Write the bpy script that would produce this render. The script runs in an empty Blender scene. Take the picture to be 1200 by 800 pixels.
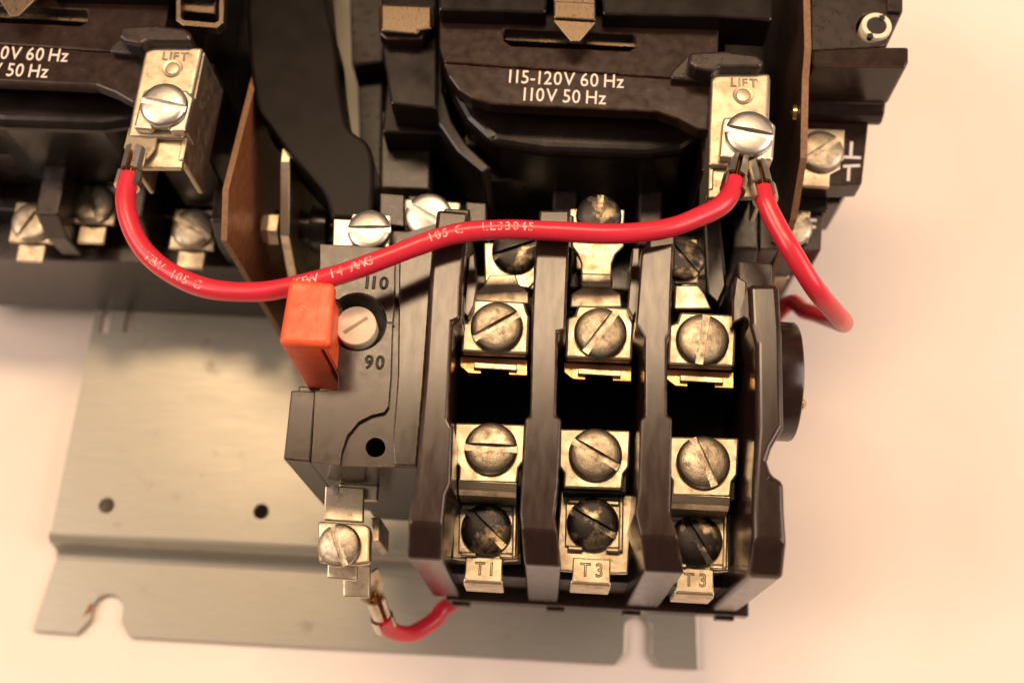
import bpy, bmesh, math, random
from mathutils import Vector, Matrix
from mathutils.geometry import tessellate_polygon
random.seed(4)
sc = bpy.context.scene
col = sc.collection
sc.unit_settings.system = 'METRIC'
sc.unit_settings.scale_length = 0.01          # one unit is one centimetre
R = math.radians

# ------------------------------------------------------------------ camera
F, CX, CY = 1432.0, 600.0, 400.0
def _n(v): return v / v.length
_zd = _n(Vector((35, 490, F)))
_y = Vector((250, -4200, F)); _y = _n(_y - _zd * _y.dot(_zd))
_z = -_zd
_x = _y.cross(_z)
_axis = Vector((_x.z, _y.z, _z.z))
CAM = Vector((0, 0, 9.2)) - 21.5 * _axis
def P(px, py, z):
    d = Vector((px - CX, py - CY, F))
    w = Vector((d.dot(_x), d.dot(_y), d.dot(_z)))
    return CAM + w * ((z - CAM.z) / w.z)
cam_d = bpy.data.cameras.new('camera')
cam = bpy.data.objects.new('camera', cam_d); col.objects.link(cam)
m = Matrix(((_x.x, -_x.y, -_x.z), (_y.x, -_y.y, -_y.z), (_z.x, -_z.y, -_z.z)))
cam.matrix_world = Matrix.Translation(CAM) @ m.to_4x4()
cam_d.sensor_width = 36; cam_d.lens = F / 1200 * 36
cam_d.clip_start = 0.5; cam_d.clip_end = 2000
cam_d.dof.use_dof = True
cam_d.dof.focus_distance = 22.3
cam_d.dof.aperture_fstop = 0.11
sc.camera = cam

# ------------------------------------------------------------------ light
w = bpy.data.worlds.new('World'); sc.world = w; w.use_nodes = True
bg = w.node_tree.nodes['Background']
bg.inputs[0].default_value = (1.0, 0.82, 0.68, 1); bg.inputs[1].default_value = 0.12
def area(name, loc, target, size, energy, color, shape='RECTANGLE', size_y=30):
    d = bpy.data.lights.new(name, 'AREA'); d.shape = shape; d.size = size; d.size_y = size_y; d.energy = energy; d.color = color
    o = bpy.data.objects.new(name, d); col.objects.link(o)
    o.location = loc
    o.rotation_euler = (Vector(target) - Vector(loc)).to_track_quat('-Z', 'Y').to_euler()
    return o
area('ceiling_lamp', (-8, 36, 103), (-4, 2, 4), 58, 68000, (1.0, 0.69, 0.42), size_y=14)
area('right_lamp', (95, 0, 82), (8, 0, 0), 70, 104000, (1.0, 0.785, 0.69), size_y=70)
area('left_lamp', (-85, -5, 90), (-8, 0, 0), 60, 74000, (1.0, 0.79, 0.67), size_y=60)
sc.view_settings.view_transform = 'Standard'
sc.view_settings.look = 'None'
sc.view_settings.gamma = 1
sc.view_settings.exposure = 0.25
sc.render.engine = 'CYCLES'
sc.cycles.max_bounces = 8
sc.cycles.use_denoising = True

# ------------------------------------------------------------------ materials
def mat(name, base, rough=0.5, metal=0.0, c2=None, nscale=3.0, stretch=(1, 1, 1), rvar=0.12, bump=0.0, bscale=40.0,
        bstretch=(1, 1, 1), spec=0.5, dirt=None, dscale=2.0, dlo=0.55, dhi=0.7, ddet=8, edge=None, er=.05, coat=0.0, sub=0.0):
    M = bpy.data.materials.new(name); M.use_nodes = True
    nt = M.node_tree; N = nt.nodes; L = nt.links
    b = N['Principled BSDF']
    b.inputs['Metallic'].default_value = metal
    b.inputs['Specular IOR Level'].default_value = spec
    b.inputs['Coat Weight'].default_value = coat
    if sub:
        b.inputs['Subsurface Weight'].default_value = sub
        b.inputs['Subsurface Radius'].default_value = (.1, .03, .02)
    tc = N.new('ShaderNodeTexCoord')
    oi = N.new('ShaderNodeObjectInfo')
    ad = N.new('ShaderNodeVectorMath'); ad.operation = 'ADD'
    mul = N.new('ShaderNodeMath'); mul.operation = 'MULTIPLY'; mul.inputs[1].default_value = 37.0
    L.new(oi.outputs['Random'], mul.inputs[0])
    L.new(tc.outputs['Object'], ad.inputs[0]); L.new(mul.outputs[0], ad.inputs[1])
    def noise(scale, st, detail=6, rgh=0.6):
        mp = N.new('ShaderNodeMapping'); mp.inputs['Scale'].default_value = st
        L.new(ad.outputs[0], mp.inputs[0])
        n = N.new('ShaderNodeTexNoise'); n.inputs['Scale'].default_value = scale
        n.inputs['Detail'].default_value = detail; n.inputs['Roughness'].default_value = rgh
        L.new(mp.outputs[0], n.inputs['Vector'])
        return n.outputs[0]
    n1 = noise(nscale, stretch)
    mr = N.new('ShaderNodeMapRange'); mr.inputs[1].default_value = .3; mr.inputs[2].default_value = .7
    mr.inputs[3].default_value = max(.02, rough - rvar); mr.inputs[4].default_value = min(1, rough + rvar)
    L.new(n1, mr.inputs[0]); L.new(mr.outputs[0], b.inputs['Roughness'])
    mx = N.new('ShaderNodeMix'); mx.data_type = 'RGBA'
    mx.inputs[6].default_value = (*base, 1); mx.inputs[7].default_value = (*(c2 or base), 1)
    r2 = N.new('ShaderNodeMapRange'); r2.inputs[1].default_value = .35; r2.inputs[2].default_value = .65
    L.new(n1, r2.inputs[0]); L.new(r2.outputs[0], mx.inputs[0])
    colr = mx.outputs[2]
    if dirt:
        n2 = noise(dscale, (1, 1, 1), ddet, .65)
        r3 = N.new('ShaderNodeMapRange'); r3.inputs[1].default_value = dlo; r3.inputs[2].default_value = dhi
        L.new(n2, r3.inputs[0])
        m2 = N.new('ShaderNodeMix'); m2.data_type = 'RGBA'
        L.new(r3.outputs[0], m2.inputs[0]); L.new(colr, m2.inputs[6]); m2.inputs[7].default_value = (*dirt, 1)
        colr = m2.outputs[2]
        if metal:
            m3 = N.new('ShaderNodeMapRange'); m3.inputs[3].default_value = metal; m3.inputs[4].default_value = metal * .35
            L.new(r3.outputs[0], m3.inputs[0]); L.new(m3.outputs[0], b.inputs['Metallic'])
    if edge:
        bv = N.new('ShaderNodeBevel'); bv.inputs['Radius'].default_value = er; bv.samples = 4
        ge = N.new('ShaderNodeNewGeometry')
        dt = N.new('ShaderNodeVectorMath'); dt.operation = 'DOT_PRODUCT'
        L.new(bv.outputs[0], dt.inputs[0]); L.new(ge.outputs['Normal'], dt.inputs[1])
        e1 = N.new('ShaderNodeMapRange'); e1.inputs[1].default_value = .99; e1.inputs[2].default_value = .80
        L.new(dt.outputs['Value'], e1.inputs[0])
        e2 = N.new('ShaderNodeMapRange'); e2.inputs[1].default_value = .42; e2.inputs[2].default_value = .68
        L.new(noise(4.5, (1, 1, 1), 8, .7), e2.inputs[0])
        em = N.new('ShaderNodeMath'); em.operation = 'MULTIPLY'
        L.new(e1.outputs[0], em.inputs[0]); L.new(e2.outputs[0], em.inputs[1])
        m4 = N.new('ShaderNodeMix'); m4.data_type = 'RGBA'
        L.new(em.outputs[0], m4.inputs[0]); L.new(colr, m4.inputs[6]); m4.inputs[7].default_value = (*edge, 1)
        colr = m4.outputs[2]
    L.new(colr, b.inputs['Base Color'])
    if bump:
        n3 = noise(bscale, bstretch, 4, .6)
        bp = N.new('ShaderNodeBump'); bp.inputs['Strength'].default_value = bump; bp.inputs['Distance'].default_value = .02
        L.new(n3, bp.inputs['Height']); L.new(bp.outputs[0], b.inputs['Normal'])
    return M
MT = {}
MT['bakelite'] = mat('bakelite', (.020, .0095, .007), .23, c2=(.026, .013, .0095), nscale=5, rvar=.05, bump=.02, bscale=20,
                     dirt=(.13, .08, .045), dscale=24, dlo=.67, dhi=.82, edge=(.26, .155, .075), spec=.36)
MT['bakelite_worn'] = mat('bakelite_worn', (.021, .0098, .0078), .19, c2=(.026, .0135, .0095), nscale=3.0, stretch=(2.5, .6, 1), rvar=.035, bump=.02, bscale=20,
                          dirt=(.22, .135, .065), dscale=12, dlo=.66, dhi=.86, edge=(.36, .23, .11), er=.08, spec=.38)
MT['bakelite_black'] = mat('bakelite_black', (.007, .0042, .0033), .24, c2=(.011, .007, .0055), nscale=1.5, rvar=.05, bump=.02, bscale=20,
                           dirt=(.07, .045, .03), dscale=30, dlo=.67, dhi=.80, spec=.35, edge=(.08, .05, .03))
MT['lever_black'] = mat('lever_black', (.006, .004, .0032), .34, c2=(.009, .006, .005), nscale=1.5, rvar=.05, bump=.02, bscale=20,
                        dirt=(.09, .06, .04), dscale=32, dlo=.68, dhi=.80, spec=.10, edge=(.06, .04, .025))
MT['bakelite_dust'] = mat('bakelite_dust', (.018, .0105, .0085), .30, c2=(.026, .016, .013), nscale=6, rvar=.06, bump=.12, bscale=45,
                          dirt=(.13, .085, .055), dscale=24, dlo=.62, dhi=.80, edge=(.18, .11, .06))
MT['nickel'] = mat('nickel', (.62, .535, .40), .42, 1.0, c2=(.47, .385, .265), nscale=3, rvar=.09, bump=.15, bscale=35,
                   dirt=(.16, .10, .05), dscale=5, dlo=.55, dhi=.80)
MT['nickel_bright'] = mat('nickel_bright', (.64, .58, .49), .36, 1.0, c2=(.52, .46, .37), nscale=6, rvar=.08, bump=.12, bscale=40,
                          dirt=(.25, .18, .10), dscale=8, dlo=.64, dhi=.85)
MT['screw_steel'] = mat('screw_steel', (.54, .47, .36), .42, 1.0, c2=(.36, .30, .22), nscale=2.4, rvar=.10, bump=.35, bscale=16,
                        dirt=(.11, .07, .04), dscale=3.5, dlo=.50, dhi=.76)
MT['screw_bright'] = mat('screw_bright', (.62, .585, .52), .36, 1.0, c2=(.50, .465, .40), nscale=4, rvar=.08, bump=.15, bscale=22,
                         dirt=(.2, .15, .1), dscale=7, dlo=.64, dhi=.8)
MT['screw_dark'] = mat('screw_dark', (.36, .28, .18), .36, .95, c2=(.22, .16, .10), nscale=2, rvar=.08, bump=.25, bscale=14,
                       dirt=(.014, .009, .010), dscale=1.0, dlo=.37, dhi=.50, ddet=4)
MT['screw_slot'] = mat('screw_slot', (.62, .50, .34), .45, 1.0, c2=(.45, .34, .22), nscale=6, bump=.4, bscale=18, dirt=(.12, .07, .04), dscale=6, dlo=.56, dhi=.7)  # paler slot floor: screwdriver wear, plus light painted into the colour
MT['copper'] = mat('copper', (.85, .45, .20), .36, 1.0, c2=(.72, .36, .15), nscale=8, bump=.1)
MT['copper_strand'] = mat('copper_strand', (.75, .36, .12), .4, 1.0, c2=(.55, .24, .08), nscale=8)
MT['brown_metal'] = mat('brown_metal', (.25, .185, .125), .34, 1.0, c2=(.16, .12, .085), nscale=5, stretch=(4, 1, 1), bump=.1)
MT['brass'] = mat('brass', (.72, .52, .22), .28, 1.0, c2=(.5, .34, .14), nscale=6)
MT['phenolic_dark'] = mat('phenolic_dark', (.030, .013, .007), .45, c2=(.045, .02, .01), nscale=5)
MT['phenolic'] = mat('phenolic', (.24, .078, .026), .42, c2=(.15, .048, .018), nscale=5, stretch=(1, 1, 2), bump=.15, bscale=30)
MT['phenolic_edge'] = mat('phenolic_edge', (.26, .13, .055), .6, c2=(.17, .09, .042), nscale=14, bump=.5, bscale=60)
MT['red_pvc'] = mat('red_pvc', (.62, .024, .046), .32, c2=(.55, .020, .036), nscale=2, rvar=.06, bump=.06, bscale=14, spec=.5,
                    dirt=(.5, .10, .07), dscale=16, dlo=.68, dhi=.8)
MT['orange'] = mat('orange', (.84, .105, .026), .42, c2=(.75, .08, .02), nscale=3, bump=.2, bscale=22, dirt=(.34, .03, .012), dscale=5, dlo=.60, dhi=.8, edge=(.90, .22, .09), er=.06)
MT['dial_slot'] = mat('dial_slot', (.34, .27, .15), .6)
MT['cream'] = mat('cream', (.80, .70, .50), .5, c2=(.74, .63, .43), nscale=5, bump=.15, dirt=(.25, .18, .08), dscale=10, dlo=.68, dhi=.8)
MT['print'] = mat('print', (.78, .68, .58), .6, dirt=(.35, .24, .18), dscale=30, dlo=.55, dhi=.75)
MT['wire_print'] = mat('wire_print', (.80, .48, .44), .5, dirt=(.64, .03, .035), dscale=16, dlo=.44, dhi=.60)
MT['mark'] = mat('mark', (.70, .66, .62), .6, dirt=(.3, .26, .22), dscale=20, dlo=.55, dhi=.8)
MT['engrave'] = mat('engrave', (.008, .005, .004), .5)  # near black: small dark marks and the painted shadow lines of raised digits
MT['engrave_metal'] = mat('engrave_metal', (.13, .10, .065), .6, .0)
MT['plate_grey'] = mat('plate_grey', (.40, .375, .305), .31, .34, c2=(.365, .345, .28), nscale=3, stretch=(.4, 3, 1), rvar=.02, bump=.06, bscale=8,
                       dirt=(.24, .20, .14), dscale=1.4, dlo=.60, dhi=.80)
MT['rust'] = mat('rust', (.22, .07, .02), .8, c2=(.3, .12, .04), nscale=20)
MT['table'] = mat('table', (.87, .765, .67), .62, c2=(.835, .725, .625), nscale=.22, rvar=.05, bump=.12, bscale=6, dirt=(.74, .62, .50), dscale=5, dlo=.66, dhi=.80)
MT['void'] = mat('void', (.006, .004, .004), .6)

# ------------------------------------------------------------------ builders
def thing(name, label, cat, loc, group=None):
    o = bpy.data.objects.new(name, None); col.objects.link(o)
    o.location = loc; o['label'] = label; o['category'] = cat
    o.empty_display_size = .3
    if group: o['group'] = group
    return o
def origin(o):
    v = Vector((0, 0, 0))
    while o is not None: v += o.location; o = o.parent
    return v
def link(name, me, parent, material=None, bev=0.0, seg=2, smooth=False):
    if material is not None:
        me.materials.clear(); me.materials.append(MT[material])
    o = bpy.data.objects.new(name, me); col.objects.link(o)
    if parent is not None:
        me.transform(Matrix.Translation(-origin(parent))); o.parent = parent
    if smooth:
        for p in me.polygons: p.use_smooth = True
    if bev:
        md = o.modifiers.new('bevel', 'BEVEL'); md.width = bev; md.segments = seg; md.limit_method = 'ANGLE'; md.angle_limit = R(35)
        md.harden_normals = False
    return o
def mesh(name, vs, fs):
    me = bpy.data.meshes.new(name); me.from_pydata([tuple(v) for v in vs], [], fs); me.update()
    bm = bmesh.new(); bm.from_mesh(me); bmesh.ops.recalc_face_normals(bm, faces=bm.faces); bm.to_mesh(me); bm.free()
    return me
def W(pts, z): return [tuple(P(a, b, z).xy) for a, b in pts]
def prism_mesh(name, pts, z0, z1, holes=()):
    loops = [list(pts)] + [list(h) for h in holes]
    flat = [p for l in loops for p in l]; n = len(flat)
    vs = [(x, y, z1) for x, y in flat] + [(x, y, z0) for x, y in flat]
    if holes:
        tris = tessellate_polygon([[Vector((x, y, 0)) for x, y in l] for l in loops])
        fs = [tuple(t) for t in tris] + [tuple(i + n for i in reversed(t)) for t in tris]
    else:
        fs = [tuple(range(n)), tuple(range(2 * n - 1, n - 1, -1))]
    s = 0
    for l in loops:
        k = len(l)
        for i in range(k):
            a, b = s + i, s + (i + 1) % k
            fs.append((a, b, b + n, a + n))
        s += k
    return mesh(name, vs, fs)
def prism(name, pts, z0, z1, material, parent, holes=(), bev=.02, seg=2, px=True):
    if px: pts = W(pts, z1); holes = [W(h, z1) for h in holes]
    return link(name, prism_mesh(name, pts, z0, z1, holes), parent, material, bev, seg)
def boxm(name, x0, x1, y0, y1, z0, z1, material, parent, bev=.02, seg=2):
    return prism(name, [(x0, y0), (x1, y0), (x1, y1), (x0, y1)], z0, z1, material, parent, bev=bev, seg=seg, px=False)
def xprism(name, prof, x0, x1, material, parent, bev=.02, seg=2):
    n = len(prof)
    vs = [(x0, y, z) for y, z in prof] + [(x1, y, z) for y, z in prof]
    fs = [tuple(range(n)), tuple(range(2 * n - 1, n - 1, -1))] + [(i, (i + 1) % n, (i + 1) % n + n, i + n) for i in range(n)]
    return link(name, mesh(name, vs, fs), parent, material, bev, seg)
def circ(c, r, n=28, a0=0, a1=360, sy=1.0):
    full = abs(a1 - a0) >= 360
    k = n if full else n + 1
    return [(c[0] + r * math.cos(R(a0 + (a1 - a0) * i / n)), c[1] + sy * r * math.sin(R(a0 + (a1 - a0) * i / n))) for i in range(k)]
def lathe_mesh(name, prof, n=40, axis='Z'):
    vs = []; fs = []
    for r, z in prof:
        for i in range(n):
            a = 2 * math.pi * i / n
            v = (r * math.cos(a), r * math.sin(a), z)
            if axis == 'X': v = (v[2], v[0], v[1])
            vs.append(v)
    for j in range(len(prof) - 1):
        for i in range(n):
            fs.append((j * n + i, j * n + (i + 1) % n, (j + 1) * n + (i + 1) % n, (j + 1) * n + i))
    fs.append(tuple(range(n))); fs.append(tuple(range((len(prof) - 1) * n, len(prof) * n)))
    return mesh(name, vs, fs)
def lathe(name, prof, loc, material, parent, n=40, axis='Z', smooth=True):
    me = lathe_mesh(name, prof, n, axis)
    me.transform(Matrix.Translation(Vector(loc)))
    o = link(name, me, parent, material)
    if smooth: autosmooth(me)
    return o
def autosmooth(me, ang=35):
    bm = bmesh.new(); bm.from_mesh(me)
    for f in bm.faces: f.smooth = True
    for e in bm.edges:
        if len(e.link_faces) == 2 and e.calc_face_angle(0) > R(ang): e.smooth = False
    bm.to_mesh(me); bm.free()
def spline_pts(pts, sub=10):
    out = []
    P_ = [Vector(p) for p in pts]
    n = len(P_)
    for i in range(n - 1):
        p0 = P_[max(i - 1, 0)]; p1 = P_[i]; p2 = P_[i + 1]; p3 = P_[min(i + 2, n - 1)]
        for k in range(sub):
            t = k / sub
            out.append(.5 * ((2 * p1) + (-p0 + p2) * t + (2 * p0 - 5 * p1 + 4 * p2 - p3) * t * t + (-p0 + 3 * p1 - 3 * p2 + p3) * t ** 3))
    out.append(P_[-1])
    return out
def tube_mesh(name, pts, r, n=20):
    vs = []; fs = []
    up = None
    for i, p in enumerate(pts):
        t = _n(pts[min(i + 1, len(pts) - 1)] - pts[max(i - 1, 0)])
        if up is None: up = Vector((0, 0, 1)) if abs(t.z) < .9 else Vector((0, 1, 0))
        s = _n(t.cross(up)); up = _n(s.cross(t))
        rr = r(i / (len(pts) - 1)) if callable(r) else r
        for k in range(n):
            a = 2 * math.pi * k / n
            vs.append(p + s * math.cos(a) * rr + up * math.sin(a) * rr)
    for i in range(len(pts) - 1):
        for k in range(n):
            fs.append((i * n + k, i * n + (k + 1) % n, (i + 1) * n + (k + 1) % n, (i + 1) * n + k))
    fs.append(tuple(range(n))); fs.append(tuple(range((len(pts) - 1) * n, len(pts) * n)))
    me = mesh(name, vs, fs); autosmooth(me, 60)
    return me
def tube(name, pts, r, material, parent, n=20):
    return link(name, tube_mesh(name, pts, r, n), parent, material)
def text_mesh(s, size, xs=1.0, ext=0.0, off=0.0, outline=0.0, align='CENTER', spacing=1.0, base=False):
    c = bpy.data.curves.new('lettering', 'FONT'); c.body = s; c.size = size; c.align_x = align; c.align_y = 'TOP_BASELINE' if base else 'CENTER'
    c.extrude = ext; c.offset = off; c.resolution_u = 3; c.space_character = spacing
    if outline: c.fill_mode = 'NONE'; c.bevel_depth = outline; c.bevel_resolution = 1
    o = bpy.data.objects.new('tmp', c); col.objects.link(o)
    dg = bpy.context.evaluated_depsgraph_get(); dg.update()
    me = bpy.data.meshes.new_from_object(o.evaluated_get(dg))
    me.name = 'lettering'
    bpy.data.objects.remove(o); bpy.data.curves.remove(c)
    me.transform(Matrix.Diagonal((xs, 1, 1, 1)))
    return me
def letters(s, loc, size, material, parent, outline=0.0, xs=1.0, spacing=1.0, off=0.0, rot=0.0):
    gap = .12 * size * spacing
    x = 0; out = []
    for ch in s:
        if ch == ' ': x += .22 * size * xs; continue
        me = text_mesh(ch, size, xs=xs, outline=outline, off=off, base=True)
        x0 = min(v.co.x for v in me.vertices); x1 = max(v.co.x for v in me.vertices)
        pad = .075 * size if ch == '1' and not outline else 0
        out.append((me, x + pad - x0)); x += x1 - x0 + gap + 2 * pad
    for me, dx in out:
        me.transform(Matrix.Translation(Vector(loc)) @ Matrix.Rotation(rot, 4, 'Z') @ Matrix.Translation((dx - (x - gap) / 2, -.36 * size, 0)))
        link('letter', me, parent, material)
# slotted screw head, radius 1, sitting on z = 0
def screw_mesh(slot_w=.29, slot_d=.22, dome=.40):
    prof = [(.92, 0), (1, .05), (1, .16), (.965, .24), (.88, .30), (.7, .35), (.4, dome - .02), (.12, dome), (.001, dome)]
    head = lathe_mesh('screw', prof, 56)
    a = bpy.data.objects.new('tmp_a', head); col.objects.link(a)
    hs = slot_w / 2; zt = 1.0; zb = dome - slot_d
    cut = mesh('cut', [(-2, -hs, zb), (2, -hs, zb), (2, hs, zb), (-2, hs, zb), (-2, -hs * 1.05, zt), (2, -hs * 1.05, zt), (2, hs * 1.05, zt), (-2, hs * 1.05, zt)],
               [(0, 1, 2, 3), (4, 5, 6, 7), (0, 1, 5, 4), (1, 2, 6, 5), (2, 3, 7, 6), (3, 0, 4, 7)])
    b = bpy.data.objects.new('tmp_b', cut); col.objects.link(b)
    md = a.modifiers.new('b', 'BOOLEAN'); md.object = b; md.operation = 'DIFFERENCE'; md.solver = 'EXACT'
    dg = bpy.context.evaluated_depsgraph_get(); dg.update()
    me = bpy.data.meshes.new_from_object(a.evaluated_get(dg)); me.name = 'screw'
    bpy.data.objects.remove(a); bpy.data.objects.remove(b)
    autosmooth(me, 32)
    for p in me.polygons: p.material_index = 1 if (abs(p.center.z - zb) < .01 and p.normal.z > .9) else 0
    return me
_scr = screw_mesh()
SCREW = {}
for k in ('screw_steel', 'screw_bright', 'screw_dark'):
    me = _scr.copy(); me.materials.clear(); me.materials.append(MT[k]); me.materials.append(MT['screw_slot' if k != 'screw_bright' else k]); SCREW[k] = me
def screw(c, r, ang, kind, parent, tilt=(0, 0)):
    o = bpy.data.objects.new('screw', SCREW[kind]); col.objects.link(o)
    o.parent = parent; o.location = Vector(c) - origin(parent)
    o.scale = (r, r, r); o.rotation_euler = (R(tilt[0]), R(tilt[1]), R(ang))
    return o
def pscrew(px, py, z, r, ang, kind, parent, tilt=(0, 0)):
    return screw(P(px, py, z + .33 * r) - Vector((0, 0, .33 * r)), r, ang, kind, parent, tilt)
def rel(c, pts): return [(c[0] + a, c[1] + b) for a, b in pts]
def copy_tree(o, parent=None):
    c = o.copy(); col.objects.link(c); c.parent = parent
    for ch in list(o.children): copy_tree(ch, c)
    return c

# ------------------------------------------------------------------ table
tb = boxm('table', -90, 110, -60, 150, -3, 0, 'table', None, bev=0)
tb['kind'] = 'structure'; tb['label'] = 'cream paper covered table top under the plate'

# ------------------------------------------------------------------ mounting plate
mp = thing('mounting_plate', 'grey steel mounting plate with open slots lying on the cream table', 'mounting plate', (-3.4, 0, 0))
ZR, ZF, TH = .9, .18, .16
def pl(px, py, z): return tuple(P(px, py, z).xy)
XL, XR = -11.1, 4.33
YB = -2.45                                     # the bend between raised field and flange
hole = lambda px, py, r: circ(pl(px, py, ZR), r, 24)
sl = P(121, 392, ZR)
slot1 = [(sl.x - .11, 2.55), (sl.x + .11, 2.55), (sl.x + .11, 3.6), (sl.x - .11, 3.6)]
slot2 = [(sl.x + .50, 2.6), (sl.x + .72, 2.6), (sl.x + .72, 3.6), (sl.x + .50, 3.6)]
prism('raised_field', [(XL + .08, YB), (XR, YB), (XR + .05, 14), (XL + .5, 14)], ZR - TH, ZR, 'plate_grey', mp,
      holes=[hole(125, 592, .19), hole(306, 599, .19), slot1, slot2], bev=0, px=False)
# bend: rounded S shape
prof = []
for i in range(7):
    a = R(90 * i / 6); prof.append((YB - .26 * math.sin(a), ZR - .26 + .26 * math.cos(a)))
for i in range(1, 7):
    a = R(90 * i / 6); prof.append((YB - .26 - .26 + .26 * math.cos(a), ZF + .26 - .26 * math.sin(a)))
inner = [(y - .03, z - TH) for y, z in prof]
bend = xprism('bend', prof + inner[::-1], XL + .04, XR, 'plate_grey', mp, bev=0)
autosmooth(bend.data, 35)
y1 = YB - .52
fl = [(XL + .04, y1), (-11.32, -4.72)]
s1 = P(125, 720, ZF); s2 = P(748, 748, ZF)
def uslot(cx, hw, ytop, yb, fl_=.28):
    out = [(cx - hw - fl_, yb), (cx - hw, yb + fl_ * 1.3)]
    for i in range(13):
        a = R(180 - 15 * i); out.append((cx + hw * math.cos(a), ytop - hw + hw * math.sin(a)))
    out += [(cx + hw, yb + fl_ * 1.3), (cx + hw + fl_, yb)]
    return out
fl += uslot(s1.x, .37, P(125, 696, ZF).y, -4.74) + uslot(s2.x, .30, P(748, 722, ZF).y, -4.74, .22) + [(4.40, -4.74), (XR, y1)]
prism('flange', fl, ZF - TH, ZF, 'plate_grey', mp, bev=.025, px=False)
r0 = P(103, 714, ZF)
prism('rust_patch', [(r0.x - .1, r0.y - .17), (r0.x + .07, r0.y - .05), (r0.x + .12, r0.y + .16), (r0.x + .02, r0.y + .13)], ZF, ZF + .004, 'rust', mp, bev=0, px=False)

# ------------------------------------------------------------------ contactor
def make_contactor():
    t = thing('contactor', 'black contactor whose full voltage lettering stands above the overload relay', 'contactor', (1, 7, .9), 'contactors side by side')
    B, BB, BD = 'bakelite', 'bakelite_black', 'bakelite_dust'
    # base and lower body
    boxm('base', -3.3, 5.25, 3.02, 13, .9, 4.2, BD, t, bev=.05)
    boxm('terminal_deck', -3.3, 5.25, 3.9, 13, 4.22, 4.9, BB, t, bev=.04)
    # barriers between the three terminals
    for x, wd in ((-2.3, .5), (.80, .50), (2.62, .5), (4.62, .55)):
        xprism('barrier', [(3.12, 4.2), (3.12, 5.2), (3.38, 5.95), (5.0, 5.95), (5.0, 4.2)], x - wd / 2, x + wd / 2, BD, t, bev=.05)
    # three line terminals with plate, screw and bent tongue
    for x, y, ang in ((.14, 3.55, 62), (1.42, 4.05, -60), (3.72, 3.55, 150)):
        p = boxm('terminal_plate', x - .5, x + .5, y - .45, y + .5, 4.9, 5.02, 'nickel', t, bev=.03)
        boxm('tongue', x - .3, x + .3, y - .86, y - .46, 4.8, 4.92, 'nickel', p, bev=.03)
        screw((x, y, 5.03), .47, ang, 'screw_steel', p)
    # mid body ledge
    prism('ledge', [(566, 186), (786, 190), (786, 214), (566, 212)], 4.9, 6.3, BD, t, bev=.04)
    yl = P(650, 200, 6.3).y
    boxm('coil_block', -1.35, 4.05, yl + .12, 10, 4.9, 7.0, BB, t, bev=.05)
    # coil housing: plateau with printed voltage
    out = [(520, 74), (526, 90), (537, 105), (552, 115), (575, 122), (660, 126), (770, 131), (795, 140), (818, 152), (838, 153), (840, 96)]
    h = prism('coil_housing', out, 8.2, 8.55, B, t, bev=.035)
    prism('housing_wall', [(a, b - 1) for a, b in out], 6.0, 8.19, BB, t, bev=0)
    top = P(650, 60, 8.55).y
    # raised panel above the plateau with a long slot
    panel = [(516, -40), (515, 55), (521, 73), (840, 95), (845, -40)]
    slot = [(590, 34), (744, 41), (746, 55), (738, 60), (600, 54), (590, 48)]
    prism('upper_panel', panel, 6.9, 8.53, B, t, holes=[slot], bev=.03)
    prism('slot_strip', [(592, 37), (744, 43), (744, 55), (592, 47)], 7.6, 8.3, 'brown_metal', t, bev=0)
    prism('cover_block', [(514, -90), (514, 12), (640, 15), (641, -4), (706, -2), (706, 17), (835, 20), (905, 24), (910, -90)], 8.0, 8.98, BB, t, bev=.05)
    prism('coil_wall', [(522, 90), (530, 112), (545, 140), (575, 168), (640, 178), (760, 182), (800, 176), (830, 160), (830, 90)], 5.0, 7.75, BB, t, bev=.22, seg=4)
    # curved flange around the coil
    arc = [(500, 60), (502, 108), (514, 146), (536, 178), (566, 203), (576, 196), (548, 170), (530, 142), (520, 108), (518, 60)]
    prism('coil_flange', arc, 5.0, 7.4, BB, t, bev=.05)
    # pointed spring clip
    c = prism('spring_clip', [(648, -30), (697, -28), (698, 27), (679, 49), (669, 49), (649, 25)], 9.0, 9.08, 'brown_metal', t, bev=.02)
    prism('fold', [(649, 1), (698, 3), (698, 24), (649, 21)], 9.08, 9.15, 'brown_metal', c, bev=.03)
    # hinge bar above the coil terminal
    prism('hinge_bar', [(808, 61), (850, 59), (888, 64), (896, 72), (893, 79), (842, 79), (836, 84), (815, 80), (806, 74)], 8.5, 9.15, BD, t, bev=.08, seg=3)
    prism('hinge_web', [(786, 84), (808, 62), (815, 80), (838, 86), (838, 96), (786, 92)], 8.0, 8.75, BD, t, bev=.05)
    # coil terminal marked LIFT
    lift = prism('coil_terminal', [(834, 84), (903, 86), (900, 150), (898, 196), (830, 194), (831, 150)], 8.76, 8.9, 'nickel', t, bev=.065, seg=4)
    prism('foot', [(830, 192), (898, 194), (897, 232), (830, 232)], 8.60, 8.74, 'nickel', lift, bev=.045, seg=3)
    prism('flange', [(897, 90), (903, 92), (899, 222), (892, 222)], 7.3, 8.78, 'nickel', lift, bev=.03)
    prism('flange', [(834, 90), (840, 90), (836, 222), (830, 222)], 7.3, 8.78, 'nickel', lift, bev=.03)
    q = P(872, 97, 8.905)
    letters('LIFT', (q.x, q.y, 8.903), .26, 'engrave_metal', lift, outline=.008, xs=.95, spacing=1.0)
    q = P(871, 112, 8.9)
    lathe('dimple', [(.20, 0), (.185, .02), (.14, .012), (.13, -.002), (.12, .012), (.05, .022), (.001, .022)], (q.x, q.y, 8.9), 'nickel', lift)
    prism('groove', circ((871, 112), 11, 24) , 8.9, 8.903, 'engrave_metal', lift, bev=0)
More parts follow.
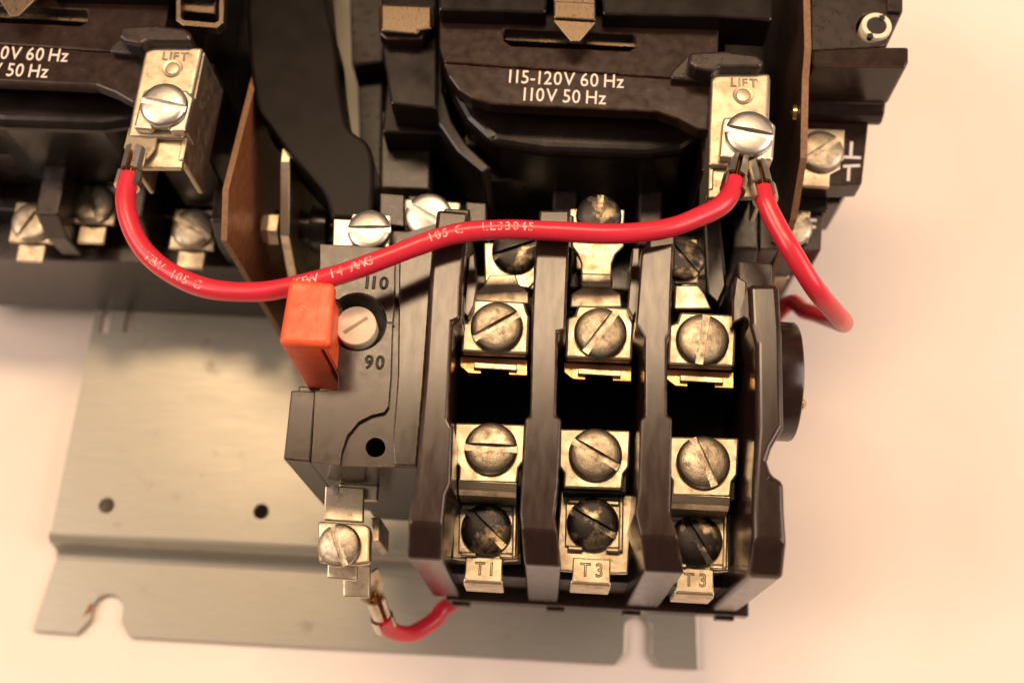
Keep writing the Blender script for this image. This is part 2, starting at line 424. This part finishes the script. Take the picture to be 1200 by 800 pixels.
    cl = prism('clamp', [(848, 137), (900, 138), (909, 146), (906, 188), (888, 188), (886, 182), (866, 181), (864, 186), (843, 184), (846, 148)], 8.92, 9.12, 'nickel_bright', t, bev=.07, seg=3)
    prism('wing', [(902, 140), (909, 147), (906, 187), (900, 186)], 8.45, 9.06, 'nickel_bright', cl, bev=.03)
    prism('wing', [(846, 148), (850, 140), (850, 185), (843, 184)], 8.6, 9.06, 'nickel_bright', cl, bev=.03)
    pscrew(879, 154, 9.13, .45, -10, 'screw_bright', cl, (4, 0))
    boxm('pedestal', 3.45, 4.6, 4.1, 6.0, 4.9, 7.98, BB, t, bev=.05)
    return t
con = make_contactor()
q = P(663, 92, 8.56); q2 = P(661, 112, 8.56)
h = [c for c in con.children if c.name.startswith('coil_housing')][0]
letters('115-120V 60 Hz', (q.x, q.y, 8.556), .42, 'print', h, xs=.84, spacing=.75, off=.001, rot=R(-.6))
letters('110V 50 Hz', (q2.x, q2.y, 8.556), .42, 'print', h, xs=.84, spacing=.75, off=.001, rot=R(-.6))
# phenolic side plate of the contactor: a vertical sheet with a stepped upper rim
def side_plate(parent, dx=0):
    o = xprism('insulating_plate', [(12, 4), (12, 8.9), (6.35, 8.9), (5.85, 8.62), (5.3, 8.5), (4.3, 8.3), (3.5, 7.2), (3.2, 4.4)], 5.30, 5.42, 'phenolic_dark', parent, bev=.01)
    rim = [(12, 8.9), (6.35, 8.9), (5.85, 8.62), (5.3, 8.5), (4.3, 8.3), (3.5, 7.2), (3.2, 4.4)]
    low = [(y + .005, z + .006) for y, z in rim]
    up = [(y - .012, z + .02) for y, z in rim]
    xprism('cut_edge', low + up[::-1], 5.295, 5.425, 'phenolic_edge', o, bev=0)
    q = P(919, 120, 8.4)
    lathe('rivet', [(.16, 0), (.15, -.07), (.09, -.12), (.001, -.13)], (5.29, q.y, 8.0), 'brass', o, axis='X')
con2 = copy_tree(con); con2.location = con.location + Vector((-11.05, .12, 0))
con2['label'] = 'black contactor at the picture corner with only the tail of its lettering showing'

side_plate(con)
def PX(px, py, x):
    d = Vector((px - CX, py - CY, F)); w = Vector((d.dot(_x), d.dot(_y), d.dot(_z)))
    return CAM + w * ((x - CAM.x) / w.x)
xq = -5.68
q0, q1, q2_ = (PX(a, b, xq) for a, b in ((300, 95), (268, 222), (266, 282)))
lp = xprism('insulating_plate', [(11, 2), (11, q0.z - .8), (q0.y + 1.2, q0.z - .5), (q0.y, q0.z), (q1.y, q1.z), (q2_.y, q2_.z), (q2_.y - .02, 2)], xq - .11, xq, 'phenolic', con2, bev=.012)
rim = [(q0.y + 1.2, q0.z - .5), (q0.y, q0.z), (q1.y, q1.z), (q2_.y, q2_.z), (q2_.y - .02, 2)]
xprism('cut_edge', [(y + .004, z - .004) for y, z in rim] + [(y - .012, z + .012) for y, z in rim][::-1], xq - .115, xq + .004, 'phenolic_edge', lp, bev=0)
fr2 = prism('frame', [(206, -40), (264, -38), (262, 26), (254, 33), (214, 30), (206, 24)], 8.7, 8.95, 'brown_metal', con2, holes=[[(212, -36), (257, -34), (256, 24), (250, 27), (216, 24), (212, 20)]], bev=.02)
prism('latch', [(214, -36), (254, -34), (252, 16), (214, 13)], 8.3, 8.7, 'brown_metal', fr2, bev=.03)
# ------------------------------------------------------------------ column block between the contactors
ib = thing('interlock_housing', 'dark housing block with a grey stepped top beside the black lever', 'housing', (-2, 6, .9))
boxm('body', -3.05, -1.75, 5.2, 11, 1.0, 7.0, 'bakelite_black', ib, bev=.05)
prism('step', [(447, 130), (506, 130), (503, 222), (446, 220)], 1.0, 6.2, 'bakelite_dust', ib, bev=.04)
prism('column', [(445, -60), (512, -60), (512, 128), (458, 122), (448, 60)], 5.0, 7.9, 'bakelite_black', ib, bev=.05)
prism('side_post', [(418, 70), (449, 66), (446, 250), (424, 250)], 1.0, 4.2, 'bakelite_dust', ib, bev=.05)
prism('rear_post', [(408, -60), (452, -60), (449, 72), (412, 76)], 1.0, 4.9, 'bakelite_dust', ib, bev=.05)
cp = prism('metal_clip', [(447, 6), (505, 8), (505, 34), (490, 36), (490, 40), (447, 36)], 8.3, 8.42, 'brown_metal', ib, bev=.03)
fr = prism('clip_frame', [(443, 4), (509, 6), (509, 30), (498, 38), (494, 46), (452, 46), (444, 40)], 7.9, 8.25, 'bakelite', ib, bev=.04)

# ------------------------------------------------------------------ interlock lever and bracket
lv = thing('interlock_lever', 'tall black lever bending down to the right between the two contactors', 'lever', (-5, 6, 5))
arm = [(288, -60, 0), (289, 20, 0), (292, 66, 0), (300, 122, 0), (318, 150, 0), (340, 181, 0), (362, 206, 0), (380, 230, 0), (387, 256, 0)]
arm2 = [(436, 258, 0), (438, 220, 0), (437, 186, 0), (430, 166, 0), (408, 146, 0), (397, 90, 0), (392, 40, 0), (384, 8, 0), (378, -60, 0)]
prism('arm', [(v.x, v.y) for v in spline_pts(arm, 4) + spline_pts(arm2, 4)], 6.2, 7.6, 'lever_black', lv, bev=.10, seg=3)
br = thing('steel_bracket', 'upright steel bracket with black pin seen edge on behind the red lever', 'bracket', (-4.6, 4.5, .9))
q1 = P(339, 182, 7.2); q2 = P(327, 280, 6.4)
xprism('web', [(q1.y + .1, .9), (q1.y + .1, 7.3), (q1.y - .2, 7.3), (q2.y, 6.6), (q2.y - .5, 5.4), (q2.y - .7, .9)], q1.x - .14, q1.x + .06, 'nickel', br, bev=.02)
q3 = P(372, 268, 5.6)
lathe('pin', [(.38, -.9), (.38, -.1), (.48, -.1), (.5, 0), (.5, .25), (.45, .3), (.3, .3), (.3, .9)], (q3.x, q3.y, 5.6), 'bakelite_black', br, axis='X')
q4 = P(318, 268, 5.8)
lathe('nut', [(.12, -.25), (.32, -.15), (.36, 0), (.36, .2)], (q4.x, q4.y, 5.8), 'nickel', br, n=6, axis='X', smooth=False)

# ------------------------------------------------------------------ auxiliary contact block
ax = thing('auxiliary_contact', 'brown black auxiliary contact block bolted on the right flank above the loose red wire', 'contact block', (6.5, 6.5, 3))
ub = [(949, -60), (1056, -60), (1057, 0), (1058, 14), (1040, 53), (1032, 55), (951, 59)]
u = prism('upper_body', ub, 6.2, 8.6, 'bakelite_dust', ax, holes=[circ((1020, 33), 17, 20, sy=1.0)], bev=.03)
lathe('plug', [(.30, -1.2), (.30, 0), (.285, .03), (.20, .03), (.19, -.03), (.001, -.03)], P(1027, 31, 8.66), 'cream', ax, n=36)
lathe('plug_core', [(.185, -.05), (.185, .02), (.001, .025)], P(1027, 31, 8.65), 'engrave', ax, n=30)
for a in (60, 240):
    c0 = P(1027, 31, 8.7)
    prism('notch', [(c0.x + .245 * math.cos(R(a)) + dx, c0.y + .245 * math.sin(R(a)) + dy) for dx, dy in ((-.04, -.06), (.06, -.04), (.04, .06), (-.06, .04))], 8.6, 8.70, 'engrave', ax, bev=0, px=False)
prism('rim', [(1040, -10), (1058, -9), (1058, 14), (1040, 13)], 8.6, 8.7, 'bakelite_dust', ax, bev=.02)
prism('ridge', [(951, 59), (1034, 55), (1065, 55), (1065, 72), (1062, 79), (952, 77)], 7.2, 8.62, 'bakelite', ax, bev=.05)
y0 = P(1000, 78, 8.6).y
xl = P(950, 78, 8.6).x; xr = P(1062, 78, 8.6).x
xprism('front_body', [(y0 + 1.2, 6.5), (y0 + 1.2, 7.4), (y0 + .06, 7.6), (y0 + .0, 7.2), (y0 - .16, 7.1), (y0 - .24, 6.9), (y0 - .24, 6.75), (y0 - .1, 6.65), (y0 + .5, 6.5)], xl, xr - .02, 'bakelite', ax, bev=.06)
lb = prism('terminal_shelf', [(930, 136), (1019, 134), (1010, 216), (988, 217), (930, 217)], 6.2, 6.8, 'bakelite', ax, bev=.03)
tp = prism('terminal_plate', [(940, 150), (990, 152), (989, 186), (985, 190), (985, 198), (973, 204), (972, 219), (934, 217)], 6.8, 6.92, 'nickel', ax, bev=.02)
pscrew(963, 175, 6.93, .46, 37, 'screw_steel', tp)
boxm('rear_body', 5.5, 6.3, 4.2, 9.0, .9, 6.15, 'bakelite_black', ax, bev=.04)
# contact symbol: two bars and two stems
zc = 6.804
def bar(a, b, wd=.032):
    A = P(a[0], a[1], zc); Bp = P(b[0], b[1], zc)
    d = _n((Bp - A).xy); n_ = Vector((-d.y, d.x)) * wd
    prism('contact_symbol', [tuple(A.xy + n_), tuple(A.xy - n_), tuple(Bp.xy - n_), tuple(Bp.xy + n_)], zc - .004, zc, 'mark', lb, bev=0, px=False)
bar((989, 184), (1009, 185)); bar((988, 195), (1008, 194)); bar((998, 166), (997, 183)); bar((995, 196), (994, 212))
l2 = prism('lower_shelf', [(890, 215), (1000, 214), (985, 238), (965, 240), (962, 294), (890, 292)], 4.6, 6.0, 'bakelite', ax, bev=.03)
tp2 = prism('terminal_plate', [(915, 240), (950, 243), (947, 284), (905, 282)], 6.0, 6.12, 'nickel', ax, bev=.02)
pscrew(930, 265, 6.13, .40, 50, 'screw_steel', tp2)
zc = 6.004
bar((949, 258), (957, 258)); bar((948, 266), (956, 266))
tp3 = prism('lower_plate', [(898, 290), (925, 292), (925, 326), (900, 326)], 2.0, 4.5, 'nickel', ax, bev=.04)

# ------------------------------------------------------------------ overload relay
ov = thing('overload_relay', 'three pole overload relay with brown ribs and rows of slotted screws', 'overload relay', (.7, -.6, 3.2))
ZT = 9.2
YF = -3.82
BK, BW, BB = 'bakelite', 'bakelite_worn', 'bakelite_black'
boxm('base', -1.3, 5.0, YF - .06, 2.4, 3.2, 3.7, BK, ov, bev=.03)
for x in (-1.0, 1.0, 2.6, 4.55):
    boxm('foot', x - .2, x + .2, YF - .12, YF + .3, 3.05, 3.35, BK, ov, bev=.02)
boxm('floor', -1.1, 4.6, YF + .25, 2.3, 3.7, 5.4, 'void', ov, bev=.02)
boxm('support_leg', -.5, 3.9, .2, 2.2, .9, 3.2, BB, ov, bev=.03)
def fin2(left, right, xl, xr, ymid, **k):
    """left / right: px points from far to near; the front edge is a straight line at YF"""
    L_ = W(left, ZT); R_ = W(right, ZT)
    ws = L_ + [(xl, YF), (xr, YF)] + R_[::-1]
    me = prism_mesh('barrier', ws, 3.7, ZT)
    bm = bmesh.new(); bm.from_mesh(me)
    es = [e for e in bm.edges if all(v.co.z > ZT - .01 and v.co.y < YF + .02 for v in e.verts)]
    bmesh.ops.bevel(bm, geom=es, offset=.5, segments=1, profile=.5, affect='EDGES')
    bm.to_mesh(me); bm.free()
    return link('barrier', me, ov, BW, .13, 5)
f1 = fin2([(512, 245), (506, 300), (503, 340), (498, 430), (488, 545), (483, 580)],
          [(549, 248), (545, 292), (541, 335), (540, 374), (531, 378), (528, 440), (526, 490), (531, 500), (529, 566), (523, 580)], -1.60, -.98, -3.1)
f2 = fin2([(632, 246), (627, 300), (625, 331), (623, 385), (621, 487), (615, 490), (611, 566), (609, 600)],
          [(668, 246), (666, 312), (663, 387), (654, 389), (652, 487), (658, 490), (654, 570), (650, 600)], .42, 1.05, -3.1)
f3 = fin2([(752, 290), (746, 372), (745, 380), (755, 396), (755, 487), (750, 491), (748, 570), (744, 600)],
          [(790, 284), (787, 345), (786, 390), (782, 396), (782, 485), (788, 490), (787, 566), (786, 600)], 2.45, 3.12, -3.1)
f4 = fin2([(877, 332), (879, 380), (885, 402), (886, 500), (882, 560), (881, 600)],
          [(913, 332), (917, 387), (919, 500), (905, 524), (900, 540), (905, 556), (919, 563), (920, 600)], 4.18, 4.78, -3.1)
# rear lower steps of the barriers
boxm('rear_web', -1.45, -.95, 2.2, 2.75, 5, 8.7, BB, ov, bev=.04)
boxm('rear_web', .48, 1.0, 2.2, 2.9, 5, 8.3, BB, ov, bev=.04)
boxm('rear_web', 2.45, 2.95, 2.0, 2.9, 5, 8.0, BB, ov, bev=.04)
# brown cheeks inside the barriers
prism('cheek', [(549, 300), (556, 296), (560, 330), (556, 358), (548, 372), (543, 366)], 6, 8.5, BW, ov, bev=.03)
prism('cheek', [(741, 290), (750, 290), (749, 360), (742, 372), (735, 360)], 6, 8.5, BW, ov, bev=.03)
prism('cheek', [(862, 322), (876, 330), (874, 372), (858, 380), (858, 352)], 6, 8.6, BW, ov, bev=.04)
prism('cheek', [(536, 340), (544, 346), (543, 372), (535, 380)], 6, 8.9, BK, ov, bev=.02)
# left section
well = [(396, 402)] + [(419 + 34 * math.cos(R(a)), 377 + 34 * math.sin(R(a))) for a in range(130, -131, -10)] + [(396, 351)]
lb_ = [(375, 286), (463, 291), (466, 275), (512, 262), (505, 330), (498, 430), (490, 548), (398, 546), (364, 542), (368, 460), (369, 457), (396, 456)] + well + [(374, 346)]
hs_ = circ((440, 524), 11.5, 24)
prism('left_housing', lb_, 4.4, 8.5, BK, ov, holes=[hs_], bev=.03)
face = [(375, 287), (463, 292), (462, 360), (460, 377), (458, 440), (455, 476), (450, 483), (436, 486), (420, 494), (407, 510), (400, 530), (398, 545),
        (365, 541), (369, 460), (370, 458), (396, 457)] + well + [(375, 346)]
ring = [(419 + 34 * math.cos(R(a)), 377 + 34 * math.sin(R(a))) for a in range(128, -129, -8)] + [(419 + 32.4 * math.cos(R(a)), 377 + 32.4 * math.sin(R(a))) for a in range(-128, 129, 8)]
prism('well_lining', ring, 4.5, 8.44, 'void', ov, bev=0)  # added black ring: the shade deep in the dial well, put into colour
fp = prism('scale_face', face, 8.5, 8.6, BK, ov, bev=.025)
prism('ridge', [(468, 282), (510, 270), (504, 340), (497, 440), (488, 546), (462, 545), (460, 520), (466, 440)], 8.5, 8.62, BW, ov, bev=.03)
prism('side_cover', [(341, 457), (370, 458), (363, 541), (332, 538)], 4.4, 8.6, BK, ov, bev=.03)
prism('catch', [(350, 452), (374, 453), (373, 462), (349, 461)], 5, 7.3, BK, ov, bev=.03)
boxm('lower_step', -3.0, -1.3, -2.2, 1.5, 3.3, 4.4, BB, ov, bev=.04)
q = P(442, 331, 8.6); letters('110', (q.x, q.y, 8.603), .34, 'engrave', fp, outline=.014, xs=1, spacing=1.6)  # dark outlines paint the shadow lines around the raised digits
q = P(439, 424, 8.6); letters('90', (q.x, q.y, 8.603), .36, 'engrave', fp, outline=.014, xs=.9, spacing=.8)  # shadow lines of the raised digits painted here too
A = P(454, 378, 8.6); boxm('pointer_mark', A.x - .03, A.x + .11, A.y - .022, A.y + .022, 8.6, 8.604, 'engrave', fp, bev=0)
# dial
q = P(417, 381, 8.78)
dl = lathe('dial', [(.37, -1.6), (.37, -.02), (.355, 0), (.001, .004)], (q.x, q.y, 8.78), 'cream', ov, n=44)
prism('dial_slot', [(q.x + a * math.cos(R(38)) - b * math.sin(R(38)), q.y + a * math.sin(R(38)) + b * math.cos(R(38))) for a, b in ((-.25, -.035), (.25, -.03), (.25, .03), (-.25, .035))],
      8.784, 8.788, 'dial_slot', dl, bev=0, px=False)
# reset lever
lvp = [(339, 326), (392, 331), (387, 405), (326, 402)]
rl = prism('reset_lever', lvp, 9.66, 9.95, 'orange', ov, bev=.09, seg=4)
q = P(372, 366, 9.95); boxm('mould_seam', q.x - .012, q.x + .012, q.y - .5, q.y + .5, 9.945, 9.957, 'orange', rl, bev=.004)
q = P(353, 360, 9.95); lathe('gate_mark', [(.09, -.01), (.09, .006), (.065, .008), (.060, -.002), (.001, -.002)], (q.x, q.y, 9.953), 'orange', rl, n=24)
foot = W([(339, 328), (374, 331), (372, 404), (327, 401)], 9.95)
prism('stem', foot, 7.2, 9.65, 'orange', rl, bev=.03, px=False)
foot = W([(378, 334), (385, 334), (381, 404), (376, 404)], 9.95)
prism('web', foot, 7.3, 9.65, 'orange', rl, bev=.03, px=False)
# flank disc on the right
qb = P(943, 426, 8.6)
dsc = lathe('flank_boss', [(.001, -.5), (1.12, -.5), (1.12, -.05), (1.10, -.01), (1.06, .01), (.001, .01)], (qb.x, qb.y, 7.48), BK, ov, n=64, axis='X')
q = P(941, 468, 8.0); lathe('stud', [(.12, -.2), (.12, .1), (.06, .16), (.001, .16)], (q.x - .05, q.y, 7.7), 'brass', ov, axis='X', n=20)

# poles
CA = [(582, 381), (704, 388), (824, 396)]
CB = [(575, 524), (698, 531), (825, 540)]
CC = [(570, 619), (695, 612), (817, 632)]
angA = (33, 56, 82); angB = (0, -28, -65); angC = (-42, -27, -58)
ZA, ZB, ZC = 8.25, 7.8, 6.9
for i, c in enumerate(CA):
    p = prism('upper_clamp', rel(c, [(-27, -31), (33, -28), (36, -17), (39, -10), (37, 34), (-42, 31), (-40, -16), (-31, -19)]), ZA - .25, ZA, 'nickel', ov, bev=.05, seg=2)
    pscrew(c[0], c[1], ZA, .485, angA[i], 'screw_steel', p)
    e = prism('heater_end', rel(c, [(-43, 36), (36, 40), (36, 59), (14, 58), (14, 50), (-18, 48), (-18, 57), (-33, 56), (-43, 48)]), 7.72, 7.9, 'copper', ov, bev=.015)
    prism('heater_bar', rel(c, [(-27, 43), (24, 46), (24, 53), (-27, 50)]), 7.9, 8.0, 'nickel', e, bev=.015)
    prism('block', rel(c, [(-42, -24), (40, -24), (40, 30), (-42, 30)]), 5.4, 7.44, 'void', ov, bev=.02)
    # heater link up to the contactor terminal
for i, c in enumerate(CB):
    p = prism('lower_clamp', rel(c, [(-42, -29), (41, -27), (39, 16), (33, 24), (31, 42), (-38, 40), (-37, 23), (-43, 15)]), ZB - .12, ZB, 'nickel', ov, bev=.035)
    W4 = W(rel(c, [(-38, 40), (31, 42)]), ZB)
    (xa, ya), (xb, yb) = W4
    if i != 1:
        xprism('bent_lip', [(ya + .03, ZB - .005), (ya - .12, ZB - .06), (ya - .2, ZB - .2), (ya - .24, ZB - .7), (ya - .14, ZB - .7), (ya - .06, ZB - .16)], xa, xb, 'nickel', p, bev=.015)
    pscrew(c[0], c[1], ZB, .485, angB[i], 'screw_steel', p)
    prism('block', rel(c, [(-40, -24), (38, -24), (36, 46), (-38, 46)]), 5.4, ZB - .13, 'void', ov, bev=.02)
labs = ('T1', 'T3', 'T3')
for i, c in enumerate(CC):
    z = ZC if i != 1 else 7.25
    if i != 1:
        pts = [(-38, -32), (37, -30), (38, 37), (19, 38), (19, 58), (-24, 56), (-24, 37), (-41, 35)]
    else:
        pts = [(-38, -38), (47, -32), (42, 45), (41, 60), (18, 60), (18, 64), (-22, 62), (-22, 58), (-43, 56), (-43, 38)]
    p = prism('load_terminal', rel(c, pts), z - .12, z, 'nickel', ov, bev=.035)
    # pressed washer plate with turned edges
    s = 1.0
    wp = prism('washer_plate', rel(c, [(-32, -27), (32, -25), (31, 30), (-33, 28)]), z, z + .06, 'nickel', ov, bev=.025)
    for dy0, dy1 in ((-29, -23), (27, 32)):
        prism('turned_edge', rel(c, [(-30, dy0), (-12, dy0 + 1), (-12, dy1 + 1), (-30, dy1)]), z + .06, z + .13, 'nickel', wp, bev=.025)
        prism('turned_edge', rel(c, [(15, dy0 + 2), (31, dy0 + 3), (31, dy1 + 3), (15, dy1 + 2)]), z + .06, z + .13, 'nickel', wp, bev=.025)
    prism('ridge', rel(c, [(31, -31), (36, -31), (35, 34), (30, 34)]), z, z + .12, 'nickel', wp, bev=.03)
    pscrew(c[0], c[1], z + .06, .475, angC[i], 'screw_dark', wp)
    q = P(c[0] - 3, c[1] + (47 if i != 1 else 58), z)
    if i == 1: q = P(693, 667, z + .05)
    tl = boxm('tag', q.x - .34, q.x + .34, q.y - .24, q.y + .2, z, z + .05, 'nickel', ov, bev=.02)
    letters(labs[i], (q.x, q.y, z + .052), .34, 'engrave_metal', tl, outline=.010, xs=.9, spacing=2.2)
    xprism('bent_end', [(q.y - .19, z - .02), (q.y - .26, z - .03), (q.y - .31, z - .12), (q.y - .31, z - .9), (q.y - .21, z - .9), (q.y - .21, z - .15)], q.x - .36, q.x + .36, 'nickel', p, bev=.02)
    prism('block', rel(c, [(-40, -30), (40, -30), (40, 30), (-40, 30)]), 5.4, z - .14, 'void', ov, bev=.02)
# heater straps rising to the contactor
s1 = prism('heater_strap', [(547, 354), (558, 342), (566, 334), (574, 322), (604, 321), (608, 332), (620, 342), (620, 356)], 8.0, 8.12, 'nickel', ov, bev=.03)
prism('contact_plate', [(567, 284), (628, 284), (627, 330), (620, 338), (568, 330)], 7.55, 7.66, 'nickel', ov, bev=.03)
pscrew(604, 292, 7.66, .46, 22, 'screw_dark', s1)
s2 = prism('heater_strap', [(668, 360), (669, 344), (681, 337), (681, 308), (677, 298), (670, 288), (670, 262), (731, 262), (731, 288), (721, 298), (717, 310), (717, 338), (728, 344), (729, 360)], 8.0, 8.12, 'nickel', ov, bev=.03)
prism('bend', [(680, 319), (718, 320), (718, 336), (680, 335)], 8.12, 8.24, 'nickel', s2, bev=.05, seg=3)
prism('contact_plate', [(668, 244), (732, 245), (731, 265), (668, 265)], 7.9, 8.0, 'nickel', ov, bev=.03)
pscrew(702, 251, 8.0, .44, 88, 'screw_dark', s2)
s3 = prism('heater_strap', [(790, 362), (791, 334), (818, 334), (826, 344), (834, 362)], 8.0, 8.12, 'nickel', ov, bev=.03)
prism('contact_plate', [(790, 280), (817, 280), (818, 332), (790, 332)], 7.2, 7.3, 'nickel', ov, bev=.03)
pscrew(800, 302, 7.3, .44, 130, 'screw_dark', s3)
# terminals behind the left section
tl_ = prism('rear_terminal', [(391, 256), (411, 257), (413, 250), (458, 252), (456, 290), (390, 288)], 7.9, 8.02, 'nickel_bright', ov, bev=.025)
pscrew(432, 268, 8.02, .42, 3, 'screw_bright', tl_)
boxm('rear_block', -3.6, -1.6, 2.05, 2.7, 4.4, 7.7, BK, ov, bev=.04)
tr_ = prism('rear_terminal', [(474, 232), (540, 236), (540, 275), (474, 265)], 7.5, 7.62, 'nickel', ov, bev=.05)
pscrew(502, 251, 7.66, .47, -30, 'screw_bright', tr_, (12, 0))
prism('rear_step', [(445, 226), (474, 228), (474, 266), (445, 262)], 5.0, 7.6, 'bakelite_dust', ov, bev=.03)
prism('rear_step', [(546, 236), (570, 238), (570, 262), (546, 262)], 5.0, 7.8, 'bakelite_dust', ov, bev=.03)
prism('rear_step', [(864, 305), (905, 308), (905, 340), (866, 338)], 5.0, 7.9, 'bakelite_dust', ov, bev=.04)
prism('rear_fork', [(822, 215), (842, 220), (852, 335), (842, 358), (828, 345)], 5.0, 7.4, BB, ov, bev=.06, seg=3)

# relay contact terminal at the lower left
ct = prism('contact_terminal', [(381, 568), (427, 571), (426, 612), (379, 609)], 6.95, 7.05, 'nickel', ov, bev=.03)
q = P(391, 574, 7.05); lathe('rivet', [(.10, 0), (.095, .02), (.001, .024)], (q.x, q.y, 7.05), 'nickel_bright', ct, n=20)
boxm('neck', -3.2, -2.45, -2.5, -2.2, 6.75, 6.94, 'nickel', ct, bev=.03)
c2 = prism('wire_clamp', [(372, 610), (430, 614), (435, 620), (434, 660), (418, 662), (373, 658)], 6.9, 7.1, 'nickel', ct, bev=.06, seg=3)
pscrew(397, 638, 7.11, .40, -66, 'screw_steel', c2, (6, 0))
prism('tab', [(384, 656), (419, 658), (418, 680), (383, 677)], 6.55, 6.68, 'nickel', ct, bev=.03)
prism('tab', [(402, 660), (434, 662), (433, 700), (402, 699)], 5.5, 5.62, 'nickel', ct, bev=.03)
prism('post', [(434, 606), (446, 606), (445, 634), (436, 636)], 5.0, 6.4, 'nickel', ct, bev=.03)

# ------------------------------------------------------------------ wires
def crimp(parent, p, d, up=Vector((0, 0, 1)), tongue=.45, r=.17):
    """p: where the insulation begins, d: direction from wire to tongue"""
    d = _n(d); s = _n(d.cross(up)); u = _n(s.cross(d))
    M = Matrix((s, d, u)).transposed().to_4x4(); M.translation = p
    def put(name, me, material, par=parent, bev=0.0):
        me.transform(M); return link(name, me, par, material, bev)
    def wing(y0, y1, rad, a0, a1, th=.04, flare=0.0):
        n = 10; vs = []; fs = []
        for y, k in ((y0, 0), (y1, 1)):
            rr_ = rad + flare * k
            for rr in (rr_, rr_ + th):
                for i in range(n + 1):
                    a = R(a0 + (a1 - a0) * i / n); vs.append((rr * math.cos(a), y, rr * math.sin(a)))
        k = n + 1
        for i in range(n):
            fs += [(i, i + 1, 2 * k + i + 1, 2 * k + i), (k + i, k + i + 1, 3 * k + i + 1, 3 * k + i), (i, i + 1, k + i + 1, k + i), (2 * k + i, 2 * k + i + 1, 3 * k + i + 1, 3 * k + i)]
        for i in (0, n): fs.append((i, k + i, 3 * k + i, 2 * k + i))
        return mesh('crimp', vs, fs)
    b = put('crimp_barrel', wing(.10, .60, .15, -256, 76, .05), 'nickel_bright')
    put('grip', wing(-.26, .04, .19, -225, 45, .05), 'nickel_bright', b)
    t = prism_mesh('tongue', [(-.19, .5), (.19, .5), (.30, .74), (.30, .74 + tongue), (-.30, .74 + tongue), (-.30, .74)], -.17, -.10)
    put('tongue', t, 'nickel', b, .02)
    for k in range(6):
        x = -.08 + .16 * (k % 3) / 2 + random.uniform(-.02, .02); z = -.07 + .1 * (k // 3)
        pts = [Vector((x, .0, z)), Vector((x, .3, z)), Vector((x * 1.1 + random.uniform(-.03, .03), .60 + random.uniform(0, .1), z * .8 + random.uniform(-.02, .03)))]
        put('strand', tube_mesh('strand', spline_pts(pts, 4), .026, 8), 'copper_strand', b)
def wire_text(parent, pts, r, s, start, size=.22, xs=1.0, roll=8):
    """print letters along the tube"""
    L = 0; acc = [0]
    for a, b in zip(pts, pts[1:]): L += (b - a).length; acc.append(L)
    adv = start
    for ch in s:
        if ch != ' ':
            me = text_mesh(ch, size, xs=xs, off=.004)
            i = max(k for k in range(len(acc)) if acc[k] <= adv)
            i = min(i, len(pts) - 2)
            p = pts[i] + (pts[i + 1] - pts[i]) * ((adv - acc[i]) / max(1e-6, acc[i + 1] - acc[i]))
            t = _n(pts[min(i + 2, len(pts) - 1)] - pts[max(i - 1, 0)])
            sdir = _n(Vector((0, 0, 1)).cross(t)); u = _n(t.cross(sdir))
            bm2 = bmesh.new(); bm2.from_mesh(me)
            bmesh.ops.subdivide_edges(bm2, edges=[e for e in bm2.edges if e.calc_length() > .05], cuts=1)
            for v in bm2.verts:
                a = v.co.y / r + R(roll); rr = r * 1.03 + .003
                v.co = p + t * v.co.x + sdir * (rr * math.sin(a)) + u * (rr * math.cos(a))
            bm2.to_mesh(me); bm2.free(); link('letter', me, parent, 'wire_print')
        adv += size * (.62 if ch != ' ' else .5) * xs
WR = .182
w1 = thing('red_wire', 'long red wire with white print looping between both coil terminals across the relay', 'wire', P(540, 272, 9.6))
path = [(152, 206, 9.12), (147, 238, 9.2), (160, 280, 9.2), (190, 313, 9.2), (240, 337, 9.3), (300, 342, 9.4), (350, 334, 9.5), (400, 321, 9.6), (450, 303, 9.62),
        (500, 284, 9.6), (540, 273, 9.6), (590, 269, 9.6), (650, 271, 9.58), (720, 274, 9.55), (780, 268, 9.45), (822, 253, 9.35), (846, 240, 9.3), (857, 225, 9.2), (861, 212, 9.12)]
pts = spline_pts([P(*p) for p in path], 10)
def wob(k): return lambda t: WR * (1 + .018 * math.sin(37 * t + k) + .012 * math.sin(91 * t + 2 * k))
ins = tube('insulation', pts, wob(.4), 'red_pvc', w1)
wire_text(ins, pts, WR, 'TEW  105 C', 1.9, roll=-12)
wire_text(ins, pts, WR, 'TEW  14 AWG', 4.9, roll=-8)
wire_text(ins, pts, WR, '105 C   LL33045', 7.35, roll=-5)
crimp(w1, pts[0], pts[0] - pts[4])
crimp(w1, pts[-1], pts[-1] - pts[-5])
w2 = thing('red_wire', 'red wire curving off the right coil terminal and back under the relay', 'wire', P(950, 330, 9))
path = [P(894, 222, 9.12), P(899, 240, 9.2), P(909, 262, 9.2), P(928, 295, 9.2), P(955, 338, 8.9), P(980, 368, 8.0), P(989, 379, 6.6), P(975, 375, 5.0), P(945, 365, 3.9), P(912, 366, 3.2)]
path += [Vector((3.9, .1, 2.6)), Vector((2.0, -1.2, 2.5)), Vector((.2, -3.1, 2.5)), P(530, 706, 2.5), P(508, 727, 2.6), P(482, 742, 2.9), P(458, 738, 3.4), P(448, 724, 3.9)]
pts2 = spline_pts(path, 10)
tube('insulation', pts2, wob(2.1), 'red_pvc', w2)
crimp(w2, pts2[0], pts2[0] - pts2[4])
crimp(w2, pts2[-1], P(431, 676, 4.9) - pts2[-1], up=Vector((.3, 0, 1)))
